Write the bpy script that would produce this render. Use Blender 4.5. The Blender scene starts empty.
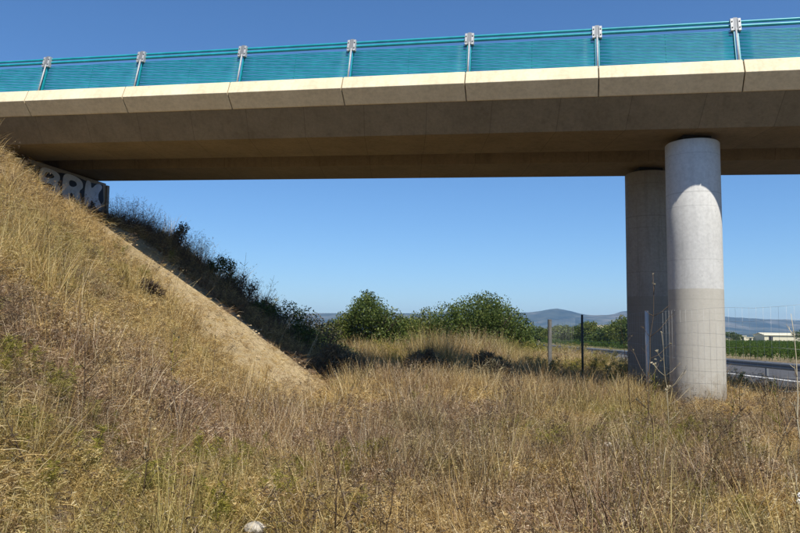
import bpy, math, random
import numpy as np
from mathutils import Vector, Matrix

random.seed(7)
RNG = np.random.default_rng(11)
SC = bpy.context.scene
COL = SC.collection
R = math.radians

# ------------------------------------------------------------------ camera, sky, sun, exposure
EYE = 1.6
FPX = 732.47                       # focal length in pixels of an 800 px wide picture
PITCH, ROLL = 0.0907, 0.0121
SUN_EL, SUN_AZ = R(57.5), R(20.0)  # azimuth measured from straight behind the viewer, to the right

cd = bpy.data.cameras.new('camera')
cam = bpy.data.objects.new('camera', cd)
COL.objects.link(cam)
cd.sensor_width = 36.0
cd.lens = FPX / 800.0 * 36.0
cd.clip_start = 0.05
cd.clip_end = 60000
fw = Vector((0, math.cos(PITCH), math.sin(PITCH)))
rt = Vector((1, 0, 0))
up = rt.cross(fw)
c_, s_ = math.cos(ROLL), math.sin(ROLL)
r2, u2 = rt * c_ + up * s_, up * c_ - rt * s_
cam.matrix_world = Matrix(((r2.x, u2.x, -fw.x, 0), (r2.y, u2.y, -fw.y, 0), (r2.z, u2.z, -fw.z, EYE), (0, 0, 0, 1)))
SC.camera = cam
SC.render.resolution_x, SC.render.resolution_y = 1024, 682

world = bpy.data.worlds.new('World')
SC.world = world
world.use_nodes = True
wn = world.node_tree
bg = wn.nodes['Background']
sky = wn.nodes.new('ShaderNodeTexSky')
sky.sky_type = 'NISHITA'
sky.sun_disc = False
sky.sun_elevation = SUN_EL
sky.sun_rotation = math.pi - SUN_AZ
sky.altitude = 0
sky.air_density = 1.0
sky.dust_density = 0.0
sky.ozone_density = 10.0
hsv = wn.nodes.new('ShaderNodeHueSaturation')      # the camera's own vivid blue, the same over the whole sky
hsv.inputs['Saturation'].default_value = 1.06
wn.links.new(sky.outputs[0], hsv.inputs['Color'])
wn.links.new(hsv.outputs[0], bg.inputs[0])
bg.inputs[1].default_value = 0.1

ld = bpy.data.lights.new('sun', 'SUN')
ld.energy = 5.0
ld.angle = R(0.53)
ld.color = (1.0, 0.95, 0.86)
sun = bpy.data.objects.new('sun', ld)
COL.objects.link(sun)
sdir = Vector((math.cos(SUN_EL) * math.sin(SUN_AZ), -math.cos(SUN_EL) * math.cos(SUN_AZ), math.sin(SUN_EL)))
sun.rotation_euler = sdir.to_track_quat('Z', 'Y').to_euler()
sun.location = sdir * 100

SC.view_settings.view_transform = 'Standard'
SC.view_settings.look = 'None'
SC.view_settings.gamma = 1
SC.view_settings.exposure = 0.42
try:
    SC.cycles.max_bounces = 7; SC.cycles.diffuse_bounces = 3; SC.cycles.transmission_bounces = 3; SC.cycles.glossy_bounces = 2
except AttributeError: pass

# ------------------------------------------------------------------ helpers
def tag(o, label=None, cat=None, group=None, kind=None):
    if label: o['label'] = label
    if cat: o['category'] = cat
    if group: o['group'] = group
    if kind: o['kind'] = kind
    return o

def link(name, me, parent=None, mats=()):
    o = bpy.data.objects.new(name, me)
    COL.objects.link(o)
    if parent: o.parent = parent
    for m in mats: me.materials.append(m)
    return o

def empty(name, loc=(0, 0, 0), rz=0.0):
    o = bpy.data.objects.new(name, None)
    COL.objects.link(o)
    o.location = loc
    o.rotation_euler = (0, 0, rz)
    o.empty_display_size = 0.2
    return o

class MB:
    """collects shapes and links them as ONE mesh object"""
    def __init__(s): s.v, s.f, s.m, s.sm = [], [], [], []
    def add(s, vs, fs, mi=0, smooth=False):
        b = len(s.v)
        s.v += [tuple(v) for v in vs]
        s.f += [tuple(i + b for i in f) for f in fs]
        s.m += [mi] * len(fs)
        s.sm += [smooth] * len(fs)
    def hexa(s, p, mi=0):                # 8 corners: bottom 4 ccw, top 4 ccw
        s.add(p, [(3, 2, 1, 0), (4, 5, 6, 7), (0, 1, 5, 4), (1, 2, 6, 5), (2, 3, 7, 6), (3, 0, 4, 7)], mi)
    def box(s, x0, x1, y0, y1, z0, z1, mi=0, T=None):
        p = [(x0, y0, z0), (x1, y0, z0), (x1, y1, z0), (x0, y1, z0), (x0, y0, z1), (x1, y0, z1), (x1, y1, z1), (x0, y1, z1)]
        if T: p = [T(*q) for q in p]
        s.hexa(p, mi)
    def tube(s, pts, rad, n=5, mi=0, cap=True):
        pts = [Vector(p) for p in pts]
        if not hasattr(rad, '__len__'): rad = [rad] * len(pts)
        rings = []
        for i, p in enumerate(pts):
            d = (pts[min(i + 1, len(pts) - 1)] - pts[max(i - 1, 0)])
            if d.length < 1e-9: d = Vector((0, 0, 1))
            d.normalize()
            a = d.orthogonal() if abs(d.z) > .99 else d.cross(Vector((0, 0, 1)))
            a.normalize(); b = d.cross(a)
            rings += [p + (a * math.cos(2 * math.pi * k / n) + b * math.sin(2 * math.pi * k / n)) * rad[i] for k in range(n)]
        fs = []
        for i in range(len(pts) - 1):
            for k in range(n):
                fs.append((i * n + k, i * n + (k + 1) % n, (i + 1) * n + (k + 1) % n, (i + 1) * n + k))
        if cap and n > 2:
            fs.append(tuple(range(n - 1, -1, -1)))
            fs.append(tuple((len(pts) - 1) * n + k for k in range(n)))
        s.add(rings, fs, mi, True)
    def prism(s, poly0, poly1, mi=0):     # two polygons with the same number of corners
        n = len(poly0)
        s.add(list(poly0) + list(poly1), [tuple(range(n - 1, -1, -1)), tuple(range(n, 2 * n))] + [(i, (i + 1) % n, (i + 1) % n + n, i + n) for i in range(n)], mi)
    def mesh(s, name):
        me = bpy.data.meshes.new(name)
        me.from_pydata(s.v, [], s.f)
        me.polygons.foreach_set('material_index', s.m)
        me.polygons.foreach_set('use_smooth', s.sm)
        me.update()
        return me
    def build(s, name, mats, parent=None, bevel=0):
        if not isinstance(mats, (list, tuple)): mats = [mats]
        o = link(name, s.mesh(name), parent, mats)
        if bevel:
            b = o.modifiers.new('bevel', 'BEVEL'); b.width = bevel; b.segments = 2; b.limit_method = 'ANGLE'; b.angle_limit = R(40)
        return o

# ---- vectorised value noise
_tab = RNG.random((256, 256))
def vnoise(x, y, sc, seed=0):
    x = np.asarray(x, float) / sc + seed * 17.31; y = np.asarray(y, float) / sc + seed * 9.77
    xi, yi = np.floor(x).astype(int), np.floor(y).astype(int)
    fx, fy = x - xi, y - yi
    fx, fy = fx * fx * (3 - 2 * fx), fy * fy * (3 - 2 * fy)
    g = lambda a, b: _tab[a % 256, b % 256]
    return (g(xi, yi) * (1 - fx) + g(xi + 1, yi) * fx) * (1 - fy) + (g(xi, yi + 1) * (1 - fx) + g(xi + 1, yi + 1) * fx) * fy
def fbm(x, y, sc, seed=0, oct=3):
    t, a, n = 0, 1, 0
    for k in range(oct):
        t = t + a * vnoise(x, y, sc / 2 ** k, seed + k); n += a; a *= .5
    return t / n

# ---- materials
def nd(nt, typ, **kw):
    n = nt.nodes.new(typ)
    for k, v in kw.items(): setattr(n, k, v)
    return n
def base_mat(name, rough=.8, col=(.5, .5, .5), metal=0, spec=.3):
    m = bpy.data.materials.new(name); m.use_nodes = True
    p = m.node_tree.nodes['Principled BSDF']
    p.inputs['Base Color'].default_value = (*col, 1)
    p.inputs['Roughness'].default_value = rough
    p.inputs['Metallic'].default_value = metal
    p.inputs['Specular IOR Level'].default_value = spec
    return m, m.node_tree, p
def ramp(nt, fac, stops):
    r = nd(nt, 'ShaderNodeValToRGB')
    e = r.color_ramp.elements
    while len(e) < len(stops): e.new(.5)
    for i, (p, c) in enumerate(stops):
        e[i].position = p; e[i].color = (*c, 1)
    nt.links.new(fac, r.inputs[0])
    return r.outputs[0]
def noise(nt, vec, scale, detail=5, rough=.6):
    n = nd(nt, 'ShaderNodeTexNoise'); n.inputs['Scale'].default_value = scale
    n.inputs['Detail'].default_value = detail; n.inputs['Roughness'].default_value = rough
    nt.links.new(vec, n.inputs['Vector'])
    return n.outputs[0]
def mix(nt, fac, a, b, mode='MIX'):
    n = nd(nt, 'ShaderNodeMix', data_type='RGBA', blend_type=mode)
    for sock, v in ((n.inputs[0], fac), (n.inputs[6], a), (n.inputs[7], b)):
        if isinstance(v, (int, float)): sock.default_value = v
        elif isinstance(v, tuple): sock.default_value = (*v, 1)
        else: nt.links.new(v, sock)
    return n.outputs[2]
def math_(nt, op, a, b=0.0):
    n = nd(nt, 'ShaderNodeMath', operation=op)
    for sock, v in ((n.inputs[0], a), (n.inputs[1], b)):
        if isinstance(v, (int, float)): sock.default_value = v
        else: nt.links.new(v, sock)
    return n.outputs[0]
def mapping(nt, scale=(1, 1, 1), rot=(0, 0, 0)):
    tc = nd(nt, 'ShaderNodeTexCoord'); mp = nd(nt, 'ShaderNodeMapping')
    mp.inputs['Scale'].default_value = scale; mp.inputs['Rotation'].default_value = rot
    nt.links.new(tc.outputs['Object'], mp.inputs['Vector'])
    return mp.outputs[0]
def bump(nt, p, h, strength=.3, dist=.02):
    b = nd(nt, 'ShaderNodeBump'); b.inputs['Strength'].default_value = strength; b.inputs['Distance'].default_value = dist
    nt.links.new(h, b.inputs['Height']); nt.links.new(b.outputs[0], p.inputs['Normal'])

def concrete(name, dark, light, joint=0.0, stain=.5, band=None, axis_rot=0.0):
    m, nt, p = base_mat(name, .85, spec=.25)
    v = mapping(nt, rot=(0, 0, axis_rot))
    n1 = noise(nt, v, .9, 7, .65)
    col = ramp(nt, n1, [(.3, dark), (.7, light)])
    n2 = noise(nt, v, 14, 6, .7)
    col = mix(nt, .25, col, ramp(nt, n2, [(.35, tuple(c * .6 for c in dark)), (.6, light)]), 'MIX')
    vs = mapping(nt, (5, 5, .35), (0, 0, axis_rot))
    n3 = noise(nt, vs, 1.0, 5, .6)                 # run-off streaks
    col = mix(nt, ramp(nt, n3, [(.5, (0, 0, 0)), (.75, (stain,) * 3)]), col, tuple(c * .55 for c in dark))
    if joint:
        sx = nd(nt, 'ShaderNodeSeparateXYZ'); nt.links.new(v, sx.inputs[0])
        q = math_(nt, 'FRACT', math_(nt, 'MULTIPLY', sx.outputs[0], 1 / joint))
        ln = math_(nt, 'LESS_THAN', q, .012 / joint)
        brd = math_(nt, 'FLOOR', math_(nt, 'MULTIPLY', sx.outputs[0], 1 / joint))
        wn_ = nd(nt, 'ShaderNodeTexWhiteNoise', noise_dimensions='1D'); nt.links.new(brd, wn_.inputs['W'])
        col = mix(nt, math_(nt, 'MULTIPLY', wn_.outputs[0], .22), col, tuple(c * .7 for c in dark))
        col = mix(nt, math_(nt, 'MULTIPLY', ln, .55), col, tuple(c * .3 for c in dark))
    if band:
        z, bc = band
        tc = nd(nt, 'ShaderNodeNewGeometry'); sx = nd(nt, 'ShaderNodeSeparateXYZ'); nt.links.new(tc.outputs['Position'], sx.inputs[0])
        zz = math_(nt, 'ADD', sx.outputs[2], math_(nt, 'MULTIPLY', n2, .02))
        for wv, off in ((1.21, .31), (2.42, 0.0)):     # faint marks of the form rings
            rg_ = math_(nt, 'LESS_THAN', math_(nt, 'FRACT', math_(nt, 'MULTIPLY', math_(nt, 'ADD', sx.outputs[2], off), 1 / wv)), .012)
            col = mix(nt, math_(nt, 'MULTIPLY', rg_, .28), col, tuple(c * .45 for c in dark))
        vd = nd(nt, 'ShaderNodeTexVoronoi'); vd.inputs['Scale'].default_value = 5.5; nt.links.new(v, vd.inputs['Vector'])
        col = mix(nt, math_(nt, 'MULTIPLY', math_(nt, 'LESS_THAN', vd.outputs['Distance'], .055), .55), col, tuple(c * .35 for c in dark))   # blow holes
        col = mix(nt, math_(nt, 'MULTIPLY', math_(nt, 'LESS_THAN', zz, z), .62), col, mix(nt, n1, bc, tuple(c * .75 for c in bc)))
    if band:      # soil splashed up from the ground
        sp_ = math_(nt, 'SUBTRACT', math_(nt, 'MULTIPLY', noise(nt, v, 5, 6, .7), 1.5), sx.outputs[2])
        col = mix(nt, ramp(nt, sp_, [(.0, (0, 0, 0)), (.5, (.6,) * 3)]), col, (.20, .15, .09))
    nt.links.new(col, p.inputs['Base Color'])
    bump(nt, p, n2, .25, .01)
    return m

M = {}
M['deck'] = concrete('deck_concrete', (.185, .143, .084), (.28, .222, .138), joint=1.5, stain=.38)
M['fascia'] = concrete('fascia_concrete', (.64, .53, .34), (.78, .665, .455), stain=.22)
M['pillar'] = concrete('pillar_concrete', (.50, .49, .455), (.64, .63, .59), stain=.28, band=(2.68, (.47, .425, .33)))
M['pillar_shaded'] = concrete('shade_painted_pillar_concrete', (.27, .25, .215), (.40, .38, .34), stain=.5, band=(2.68, (.28, .26, .215)))  # far pillar: its shade is painted in as a darker concrete colour
M['wall'] = concrete('wall_concrete', (.26, .25, .23), (.36, .35, .33), stain=.5)
M['joint'], _, _ = base_mat('dark_joint', .9, (.03, .028, .025))
M['bearing'], _, _ = base_mat('bearing_rubber', .8, (.02, .02, .02))
M['teal'], nt, p = base_mat('teal_paint', .4, (.0, .19, .27), spec=.5)
nt.links.new(ramp(nt, noise(nt, mapping(nt), 3, 5), [(.3, (.0, .23, .27)), (.7, (.015, .34, .385))]), p.inputs['Base Color'])
M['galv'], nt, p = base_mat('galvanised_steel', .6, (.55, .56, .56), metal=.25)
nt.links.new(ramp(nt, noise(nt, mapping(nt), 9, 5), [(.3, (.30, .31, .31)), (.7, (.50, .51, .51))]), p.inputs['Base Color'])
M['galv_old'], _, _ = base_mat('weathered_galvanised_steel', .6, (.20, .21, .22), metal=.3)
M['wire'], _, _ = base_mat('wire_steel', .5, (.40, .41, .40), metal=.4)
M['post_dark'], _, _ = base_mat('dark_steel', .6, (.05, .055, .05), metal=.2)
M['post_conc'] = concrete('post_concrete', (.085, .08, .072), (.19, .185, .17), stain=.9)
M['post_pale'], _, _ = base_mat('pale_zinc', .6, (.62, .66, .66))
M['bolt'], _, _ = base_mat('bolt_steel', .5, (.12, .12, .12), metal=.6)
M['paint_fill'], nt, p = base_mat('pale_spray_paint', .6, (.5, .56, .66))
nt.links.new(ramp(nt, noise(nt, mapping(nt), 2.5, 6), [(.3, (.40, .50, .68)), (.7, (.70, .77, .90))]), p.inputs['Base Color'])
M['paint_line'], _, _ = base_mat('dark_spray_paint', .6, (.012, .016, .035))
M['asphalt'], nt, p = base_mat('asphalt', .9, (.06, .06, .062))
nt.links.new(ramp(nt, noise(nt, mapping(nt), 1.3, 8), [(.3, (.045, .045, .048)), (.7, (.085, .083, .082))]), p.inputs['Base Color'])
M['line'], nt, p = base_mat('road_paint', .7, (.75, .75, .72))
M['white_wall'], nt, p = base_mat('white_render', .8, (.62, .58, .43))
M['beige_wall'], nt, p = base_mat('beige_render', .8, (.50, .43, .31))
M['roof'], nt, p = base_mat('roof_sheet', .7, (.60, .56, .42))
M['tile'], nt, p = base_mat('roof_tile', .8, (.30, .15, .09))
M['dark_open'], nt, p = base_mat('dark_glass', .3, (.03, .03, .035))
M['stone'], nt, p = base_mat('pale_stone', .85, (.55, .52, .46))
nt.links.new(ramp(nt, noise(nt, mapping(nt), 12, 6), [(.3, (.24, .205, .15)), (.7, (.50, .46, .38))]), p.inputs['Base Color'])
M['clod'], nt, p = base_mat('earth_clod', .95, (.38, .29, .17))
M['shell'], nt, p = base_mat('snail_shell', .5, (.78, .75, .68))

def leaf_mat(name, stops, trans=.3, attr='bl', inst=None, rough=.6):
    """ramp over a per-leaf random value; inst = list of (attribute, stops or colour) mixed per clump"""
    m, nt, p = base_mat(name, rough, spec=.2)
    a = nd(nt, 'ShaderNodeAttribute'); a.attribute_name = attr
    col = ramp(nt, a.outputs['Fac'], stops)
    for at, st in (inst or ()):
        b = nd(nt, 'ShaderNodeAttribute'); b.attribute_name = at; b.attribute_type = 'INSTANCER'
        col = mix(nt, b.outputs['Fac'], col, ramp(nt, a.outputs['Fac'], st))
    nt.links.new(col, p.inputs['Base Color'])
    out = nt.nodes['Material Output']
    tr = nd(nt, 'ShaderNodeBsdfTranslucent'); nt.links.new(col, tr.inputs[0])
    ms = nd(nt, 'ShaderNodeMixShader'); ms.inputs[0].default_value = trans
    nt.links.new(p.outputs[0], ms.inputs[1]); nt.links.new(tr.outputs[0], ms.inputs[2])
    nt.links.new(ms.outputs[0], out.inputs[0])
    return m

# straw: gold -> per clump towards mauve brown (tint) and green
G_GOLD = [(0, (.12, .064, .021)), (.3, (.38, .245, .078)), (.65, (.59, .41, .15)), (1, (.78, .63, .34))]
G_BROWN = [(0, (.05, .025, .014)), (.35, (.19, .105, .056)), (.7, (.39, .26, .15)), (1, (.66, .54, .38))]
G_GREEN = [(0, (.05, .055, .012)), (.5, (.18, .185, .03)), (1, (.44, .39, .09))]
M['straw'] = leaf_mat('dry_grass', G_GOLD, .3, inst=[('tint', G_BROWN), ('green', G_GREEN)])
M['weed'] = leaf_mat('green_weed', [(0, (.035, .045, .008)), (.5, (.165, .165, .024)), (1, (.45, .38, .065))], .35, inst=[('tint', G_BROWN)])
M['deadweed'] = leaf_mat('dead_weed', [(0, (.035, .022, .014)), (.6, (.10, .068, .04)), (1, (.22, .16, .10))], .1)
M['pale_stalk'] = leaf_mat('pale_stalk', [(0, (.40, .33, .20)), (1, (.62, .54, .37))], .2)
M['leaf_dark'] = leaf_mat('dark_leaf', [(0, (.024, .042, .009)), (.5, (.075, .110, .022)), (1, (.19, .215, .05))], .3, rough=.5)
M['leaf_mid'] = leaf_mat('mid_leaf', [(0, (.034, .052, .011)), (.5, (.11, .14, .026)), (1, (.26, .26, .06))], .35, rough=.5)
M['leaf_green'] = leaf_mat('bright_leaf', [(0, (.03, .06, .012)), (.5, (.07, .13, .02)), (1, (.16, .21, .04))], .4)
M['leaf_grey'] = leaf_mat('grey_leaf', [(0, (.04, .036, .022)), (.5, (.12, .105, .065)), (1, (.26, .22, .13))], .2)
M['bark'], _, _ = base_mat('bark', .9, (.085, .06, .042))
M['hill'], nt, p = base_mat('hill_scrub', .95, (.07, .08, .05))
nt.links.new(ramp(nt, noise(nt, mapping(nt, (.004,) * 3), 1.0, 8), [(.38, (.02, .032, .018)), (.5, (.06, .07, .04)), (.62, (.17, .155, .11))]), p.inputs['Base Color'])
M['soil'], nt, p = base_mat('soil', .95)
v = mapping(nt)
n1 = noise(nt, v, 9, 8, .7); n2 = noise(nt, v, .35, 5)
col = ramp(nt, n1, [(.3, (.075, .05, .03)), (.5, (.17, .12, .07)), (.75, (.32, .245, .145))])
far = ramp(nt, n2, [(.35, (.09, .10, .035)), (.65, (.25, .19, .09))])
cg = nd(nt, 'ShaderNodeNewGeometry'); ln = nd(nt, 'ShaderNodeVectorMath', operation='LENGTH'); nt.links.new(cg.outputs['Position'], ln.inputs[0])
mr = nd(nt, 'ShaderNodeMapRange'); mr.inputs[1].default_value = 40; mr.inputs[2].default_value = 90; nt.links.new(ln.outputs[1], mr.inputs[0])
sa = nd(nt, 'ShaderNodeAttribute'); sa.attribute_name = 'sand'
col = mix(nt, sa.outputs['Fac'], col, ramp(nt, n1, [(.3, (.17, .12, .058)), (.5, (.36, .27, .14)), (.75, (.54, .43, .25))]))
nt.links.new(mix(nt, mr.outputs[0], col, far), p.inputs['Base Color'])
bump(nt, p, n1, .8, .05)

# ------------------------------------------------------------------ bridge frame: t along the deck (to the right), d across it (away), h up
AA, GR = 0.2369, 0.0289
BO = Vector((4.303, 15.6028, 7.2225))
BU = Vector((math.cos(AA), -math.sin(AA), -GR))
BN = Vector((math.sin(AA), math.cos(AA), 0))
SP = 2.962
DG, D1, D2, DE = .84, 2.78, 4.01, 5.83      # edges of the two girder soffits
HS = .95                                    # soffit below the fascia nose
def bp(t, d, h): return BO + BU * t + BN * d + Vector((0, 0, h))
def dcoord(x, y): return (x - BO.x) * BN.x + (y - BO.y) * BN.y
def tcoord(x, y): return (x - BO.x) * math.cos(AA) - (y - BO.y) * math.sin(AA)
TW = -16.5                                  # abutment wall
PIL = [(6.7945, 16.797), (6.8815, 20.156)]

# ------------------------------------------------------------------ terrain
def prof(e):
    e = np.asarray(e, float)
    s = .28
    sp = s * np.log1p(np.exp(np.clip(e / s, -40, 40)))
    xs = [0, 6.2, 8.9, 9.4, 10.6, 12, 40]
    zs = [0, 4.60, 5.50, 5.9, 6.9, 7.1, 7.1]
    return np.interp(sp, xs, zs)
def ground(x, y):
    x = np.asarray(x, float); y = np.asarray(y, float)
    d, t = dcoord(x, y), tcoord(x, y)
    cx = np.maximum(0, x + 15.0); cy = np.maximum(0, d - 6.1)
    e = 12.9 - np.sqrt(cx * cx + cy * cy)
    z = prof(e)
    zh = np.interp(np.maximum(e, 0), [0, 6.2, 9.2, 12, 40], [0, 4.60, 6.95, 7.1, 7.1])
    sh = np.clip((-.9 - d) / .9, 0, 1) * np.clip((d + 6) / 3, 0, 1)
    z = np.where(e > 6.2, z + (np.maximum(zh, z) - z) * sh, z)
    z = np.where((d > -4) & (d < 2.62), z + np.maximum(6.74 - z, 0) * np.clip((-15.7 - t) / .75, 0, 1) * np.clip((2.62 - d) / .25, 0, 1) * np.clip((d + 4) / 2.5, 0, 1), z)
    under = (t < TW + .6) & (d > 2.6) & (d < 6.4)
    z = np.where(under, np.minimum(z, 5.45), z)
    near = np.clip(1 - (np.hypot(x, y) - 60) / 60, 0, 1)
    rough = near * np.clip((10.4 - x) / 1.5, 0, 1)
    z = z + rough * ((fbm(x, y, 3.2, 3) - .5) * .34 + (fbm(x, y, .7, 8) - .5) * .13)
    z = z - np.clip((x - 10.4) / .8, 0, 1) * np.clip((26 - x) / .8, 0, 1) * .05
    return z
def gz(x, y): return float(ground(x, y))

def axis(segs):
    out = []
    for a, b, st in segs: out += list(np.arange(a, b, st))
    return out
def geo_out(a, sgn, st, lim):
    out = []; x = a
    while abs(x) < lim:
        st *= 1.25; x += sgn * st; out.append(x)
    return out
xs = sorted(set(np.round(geo_out(-26, -1, .6, 7000) + axis([(-26, 12.01, .24), (12.25, 30, .6)]) + geo_out(30, 1, .6, 7000), 4)))
ys = sorted(set(np.round(geo_out(-6, -1, .8, 3000) + axis([(-6, 32, .24), (32, 70, .6)]) + geo_out(70, 1, .6, 9000), 4)))
X, Y = np.meshgrid(np.array(xs), np.array(ys))
Z = ground(X, Y)
nx, ny = len(xs), len(ys)
idx = np.arange(nx * ny).reshape(ny, nx)
q = np.stack([idx[:-1, :-1], idx[:-1, 1:], idx[1:, 1:], idx[1:, :-1]], -1).reshape(-1, 4)
me = bpy.data.meshes.new('ground')
me.vertices.add(nx * ny); me.vertices.foreach_set('co', np.stack([X, Y, Z], -1).ravel())
me.loops.add(q.size); me.loops.foreach_set('vertex_index', q.ravel())
me.polygons.add(len(q)); me.polygons.foreach_set('loop_start', np.arange(0, q.size, 4))
me.polygons.foreach_set('use_smooth', np.ones(len(q), bool))
me.update(calc_edges=True)
dd_ = dcoord(X, Y); lo_ = -3.4 + (Z - .3) * .60 + (fbm(X, Y, .9, 95) - .5) * 1.6
sand = np.clip((dd_ - lo_) / .7, 0, 1) * np.clip((4.6 - dd_) / 1.6, 0, 1) * np.clip((-X - 1.3) / .8, 0, 1)
a_ = me.attributes.new('sand', 'FLOAT', 'POINT'); a_.data.foreach_set('value', sand.astype(np.float32).ravel())
tag(link('ground', me, None, [M['soil']]), kind='structure')

# highway
def strip(name, x0, x1, z, m, y0=-40, y1=1500):
    b = MB(); yy = [y0, 0, 20, 40, 80, 150, 400, y1]
    for a, c in zip(yy[:-1], yy[1:]): b.add([(x0, a, z), (x1, a, z), (x1, c, z), (x0, c, z)], [(0, 1, 2, 3)])
    return tag(b.build(name, m), kind='structure')
strip('road', 11.0, 25.0, 0.0, M['asphalt'])
strip('road_edge_line', 14.55, 14.75, .006, M['line'])
strip('road_edge_line', 23.6, 23.8, .006, M['line'])
b = MB()
for k in range(30): b.add([(19.2, 8 + k * 12, .006), (19.35, 8 + k * 12, .006), (19.35, 12 + k * 12, .006), (19.2, 12 + k * 12, .006)], [(0, 1, 2, 3)])
tag(b.build('lane_marking', M['line']), kind='structure')

# mountains far off
def ridge(name, Y0, depth, pts, seed, rough):
    pxs = np.array([p[0] for p in pts], float); yy = np.array([p[1] for p in pts], float)
    n, m = 260, 26
    px = np.linspace(pxs[0], pxs[-1], n)
    hy = 333.1 + (px - 400) * .0121
    hh = np.interp(px, pxs, hy[0] * 0 + yy)
    zt = (hy - hh) / FPX * Y0 + EYE
    xw = (px - 400) / FPX * Y0
    vs, fs = [], []
    for j in range(m):
        w = j / (m - 1) * 2 - 1                       # -1 near foot, 0 crest, 1 back foot
        for i in range(n):
            yv = Y0 + w * depth
            f = max(0, 1 - abs(w)) ** 1.15
            gully = 1 - rough * (1 - abs(2 * f - 1)) * abs(2 * float(fbm(xw[i], yv, Y0 * .09, seed)) - 1) * 1.6
            top = 1 + rough * .25 * (float(fbm(xw[i], 0, Y0 * .02, seed + 5)) - .5)
            vs.append((xw[i] * (1 + w * depth / Y0 * .5), yv, -3 + (zt[i] * top + 3) * f * gully))
    for j in range(m - 1):
        for i in range(n - 1):
            a = j * n + i; fs.append((a, a + 1, a + n + 1, a + n))
    b = MB(); b.add(vs, fs, 0, True)
    return tag(b.build(name, M['hill']), kind='structure')
ridge('mountain_range', 4600, 1200, [(-500, 322), (-200, 316), (0, 316), (200, 315), (330, 312), (400, 312.5), (470, 311), (530, 312.5), (545, 309), (556, 307.8), (568, 309.5), (583, 312.7), (600, 314), (610, 314.4), (620, 311), (650, 308), (690, 312), (727, 316.5), (760, 317.5), (800, 319.5), (900, 318), (1100, 321), (1400, 328)], 3, .5)
ridge('foothills', 2300, 500, [(-500, 329), (0, 328), (300, 325), (420, 327), (560, 327), (640, 331), (727, 333.5), (765, 334.5), (800, 335), (1000, 333), (1400, 335)], 9, .6)

# haze: one closed box round the camera and everything built
b = MB(); b.box(-6800, 6800, -2500, 6400, -6, 200)
hz = b.build('haze', [])
tag(hz, kind='stuff')
hm = bpy.data.materials.new('haze_air'); hm.use_nodes = True
hn = hm.node_tree
hn.nodes.remove(hn.nodes['Principled BSDF'])
pv = hn.nodes.new('ShaderNodeVolumePrincipled')
pv.inputs['Color'].default_value = (.36, .63, 1.0, 1)
pv.inputs['Density'].default_value = 1.35e-4
pv.inputs['Anisotropy'].default_value = 0.2
hn.links.new(pv.outputs[0], hn.nodes['Material Output'].inputs['Volume'])
hz.data.materials.append(hm)

# ------------------------------------------------------------------ the overpass
bridge = empty('overpass_bridge', bp(0, 3.3, -HS))
tag(bridge, 'long beige concrete overpass deck crossing the whole upper half of the view', 'bridge')
def bpl(t, d, h): return bp(t, d, h) - bridge.location
TL, TR = -30.0, 46.0
def along(mb, sec, t0, t1, n=1, mi=0):
    for k in range(n):
        a, c = t0 + (t1 - t0) * k / n, t0 + (t1 - t0) * (k + 1) / n
        mb.prism([bpl(a, d, h) for d, h in sec], [bpl(c, d, h) for d, h in sec], mi)
# deck slab with the cantilever undersides, girders hang below it
mb = MB()
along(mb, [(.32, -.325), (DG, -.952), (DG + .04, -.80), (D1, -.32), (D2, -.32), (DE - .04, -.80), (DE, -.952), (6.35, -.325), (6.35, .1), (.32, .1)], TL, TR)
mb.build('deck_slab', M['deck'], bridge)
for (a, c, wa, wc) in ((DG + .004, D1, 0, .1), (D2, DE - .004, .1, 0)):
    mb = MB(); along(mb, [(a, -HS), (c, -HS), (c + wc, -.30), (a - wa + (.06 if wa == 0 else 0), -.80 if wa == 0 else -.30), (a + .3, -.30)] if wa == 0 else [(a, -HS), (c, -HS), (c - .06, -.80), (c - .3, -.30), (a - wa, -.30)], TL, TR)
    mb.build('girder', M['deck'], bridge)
# precast fascia panels, one per post spacing, near side; nose at d=0,h=0
FS = [(.14, .32), (.0, .0), (.30, -.322), (.62, -.322), (.62, .08), (.75, .10), (.75, .32)]
pan = None
for k in range(-4, 21):
    t0 = SP * (k - 5)
    if pan is None:
        mb = MB(); g = .012
        sec = [Vector(BN * d + Vector((0, 0, h))) for d, h in FS]
        mb.prism([s + BU * g for s in sec], [s + BU * (SP - g) for s in sec])
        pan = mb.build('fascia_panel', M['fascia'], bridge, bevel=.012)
        o = pan
    else:
        o = pan.copy(); COL.objects.link(o); o.parent = bridge
    o.location = bpl(t0, 0, 0)
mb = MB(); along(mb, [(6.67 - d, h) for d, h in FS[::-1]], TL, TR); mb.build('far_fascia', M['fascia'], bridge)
mb = MB(); along(mb, [(.05, -.0), (.60, -.30), (.60, .05), (.20, .29)], TL + .1, TR - .1); mb.build('joint_filler', M['joint'], bridge)
mb = MB(); along(mb, [(.76, .1015), (5.9, .1015), (5.9, .16), (.76, .16)], TL, TR); mb.build('carriageway', M['asphalt'], bridge)

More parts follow.
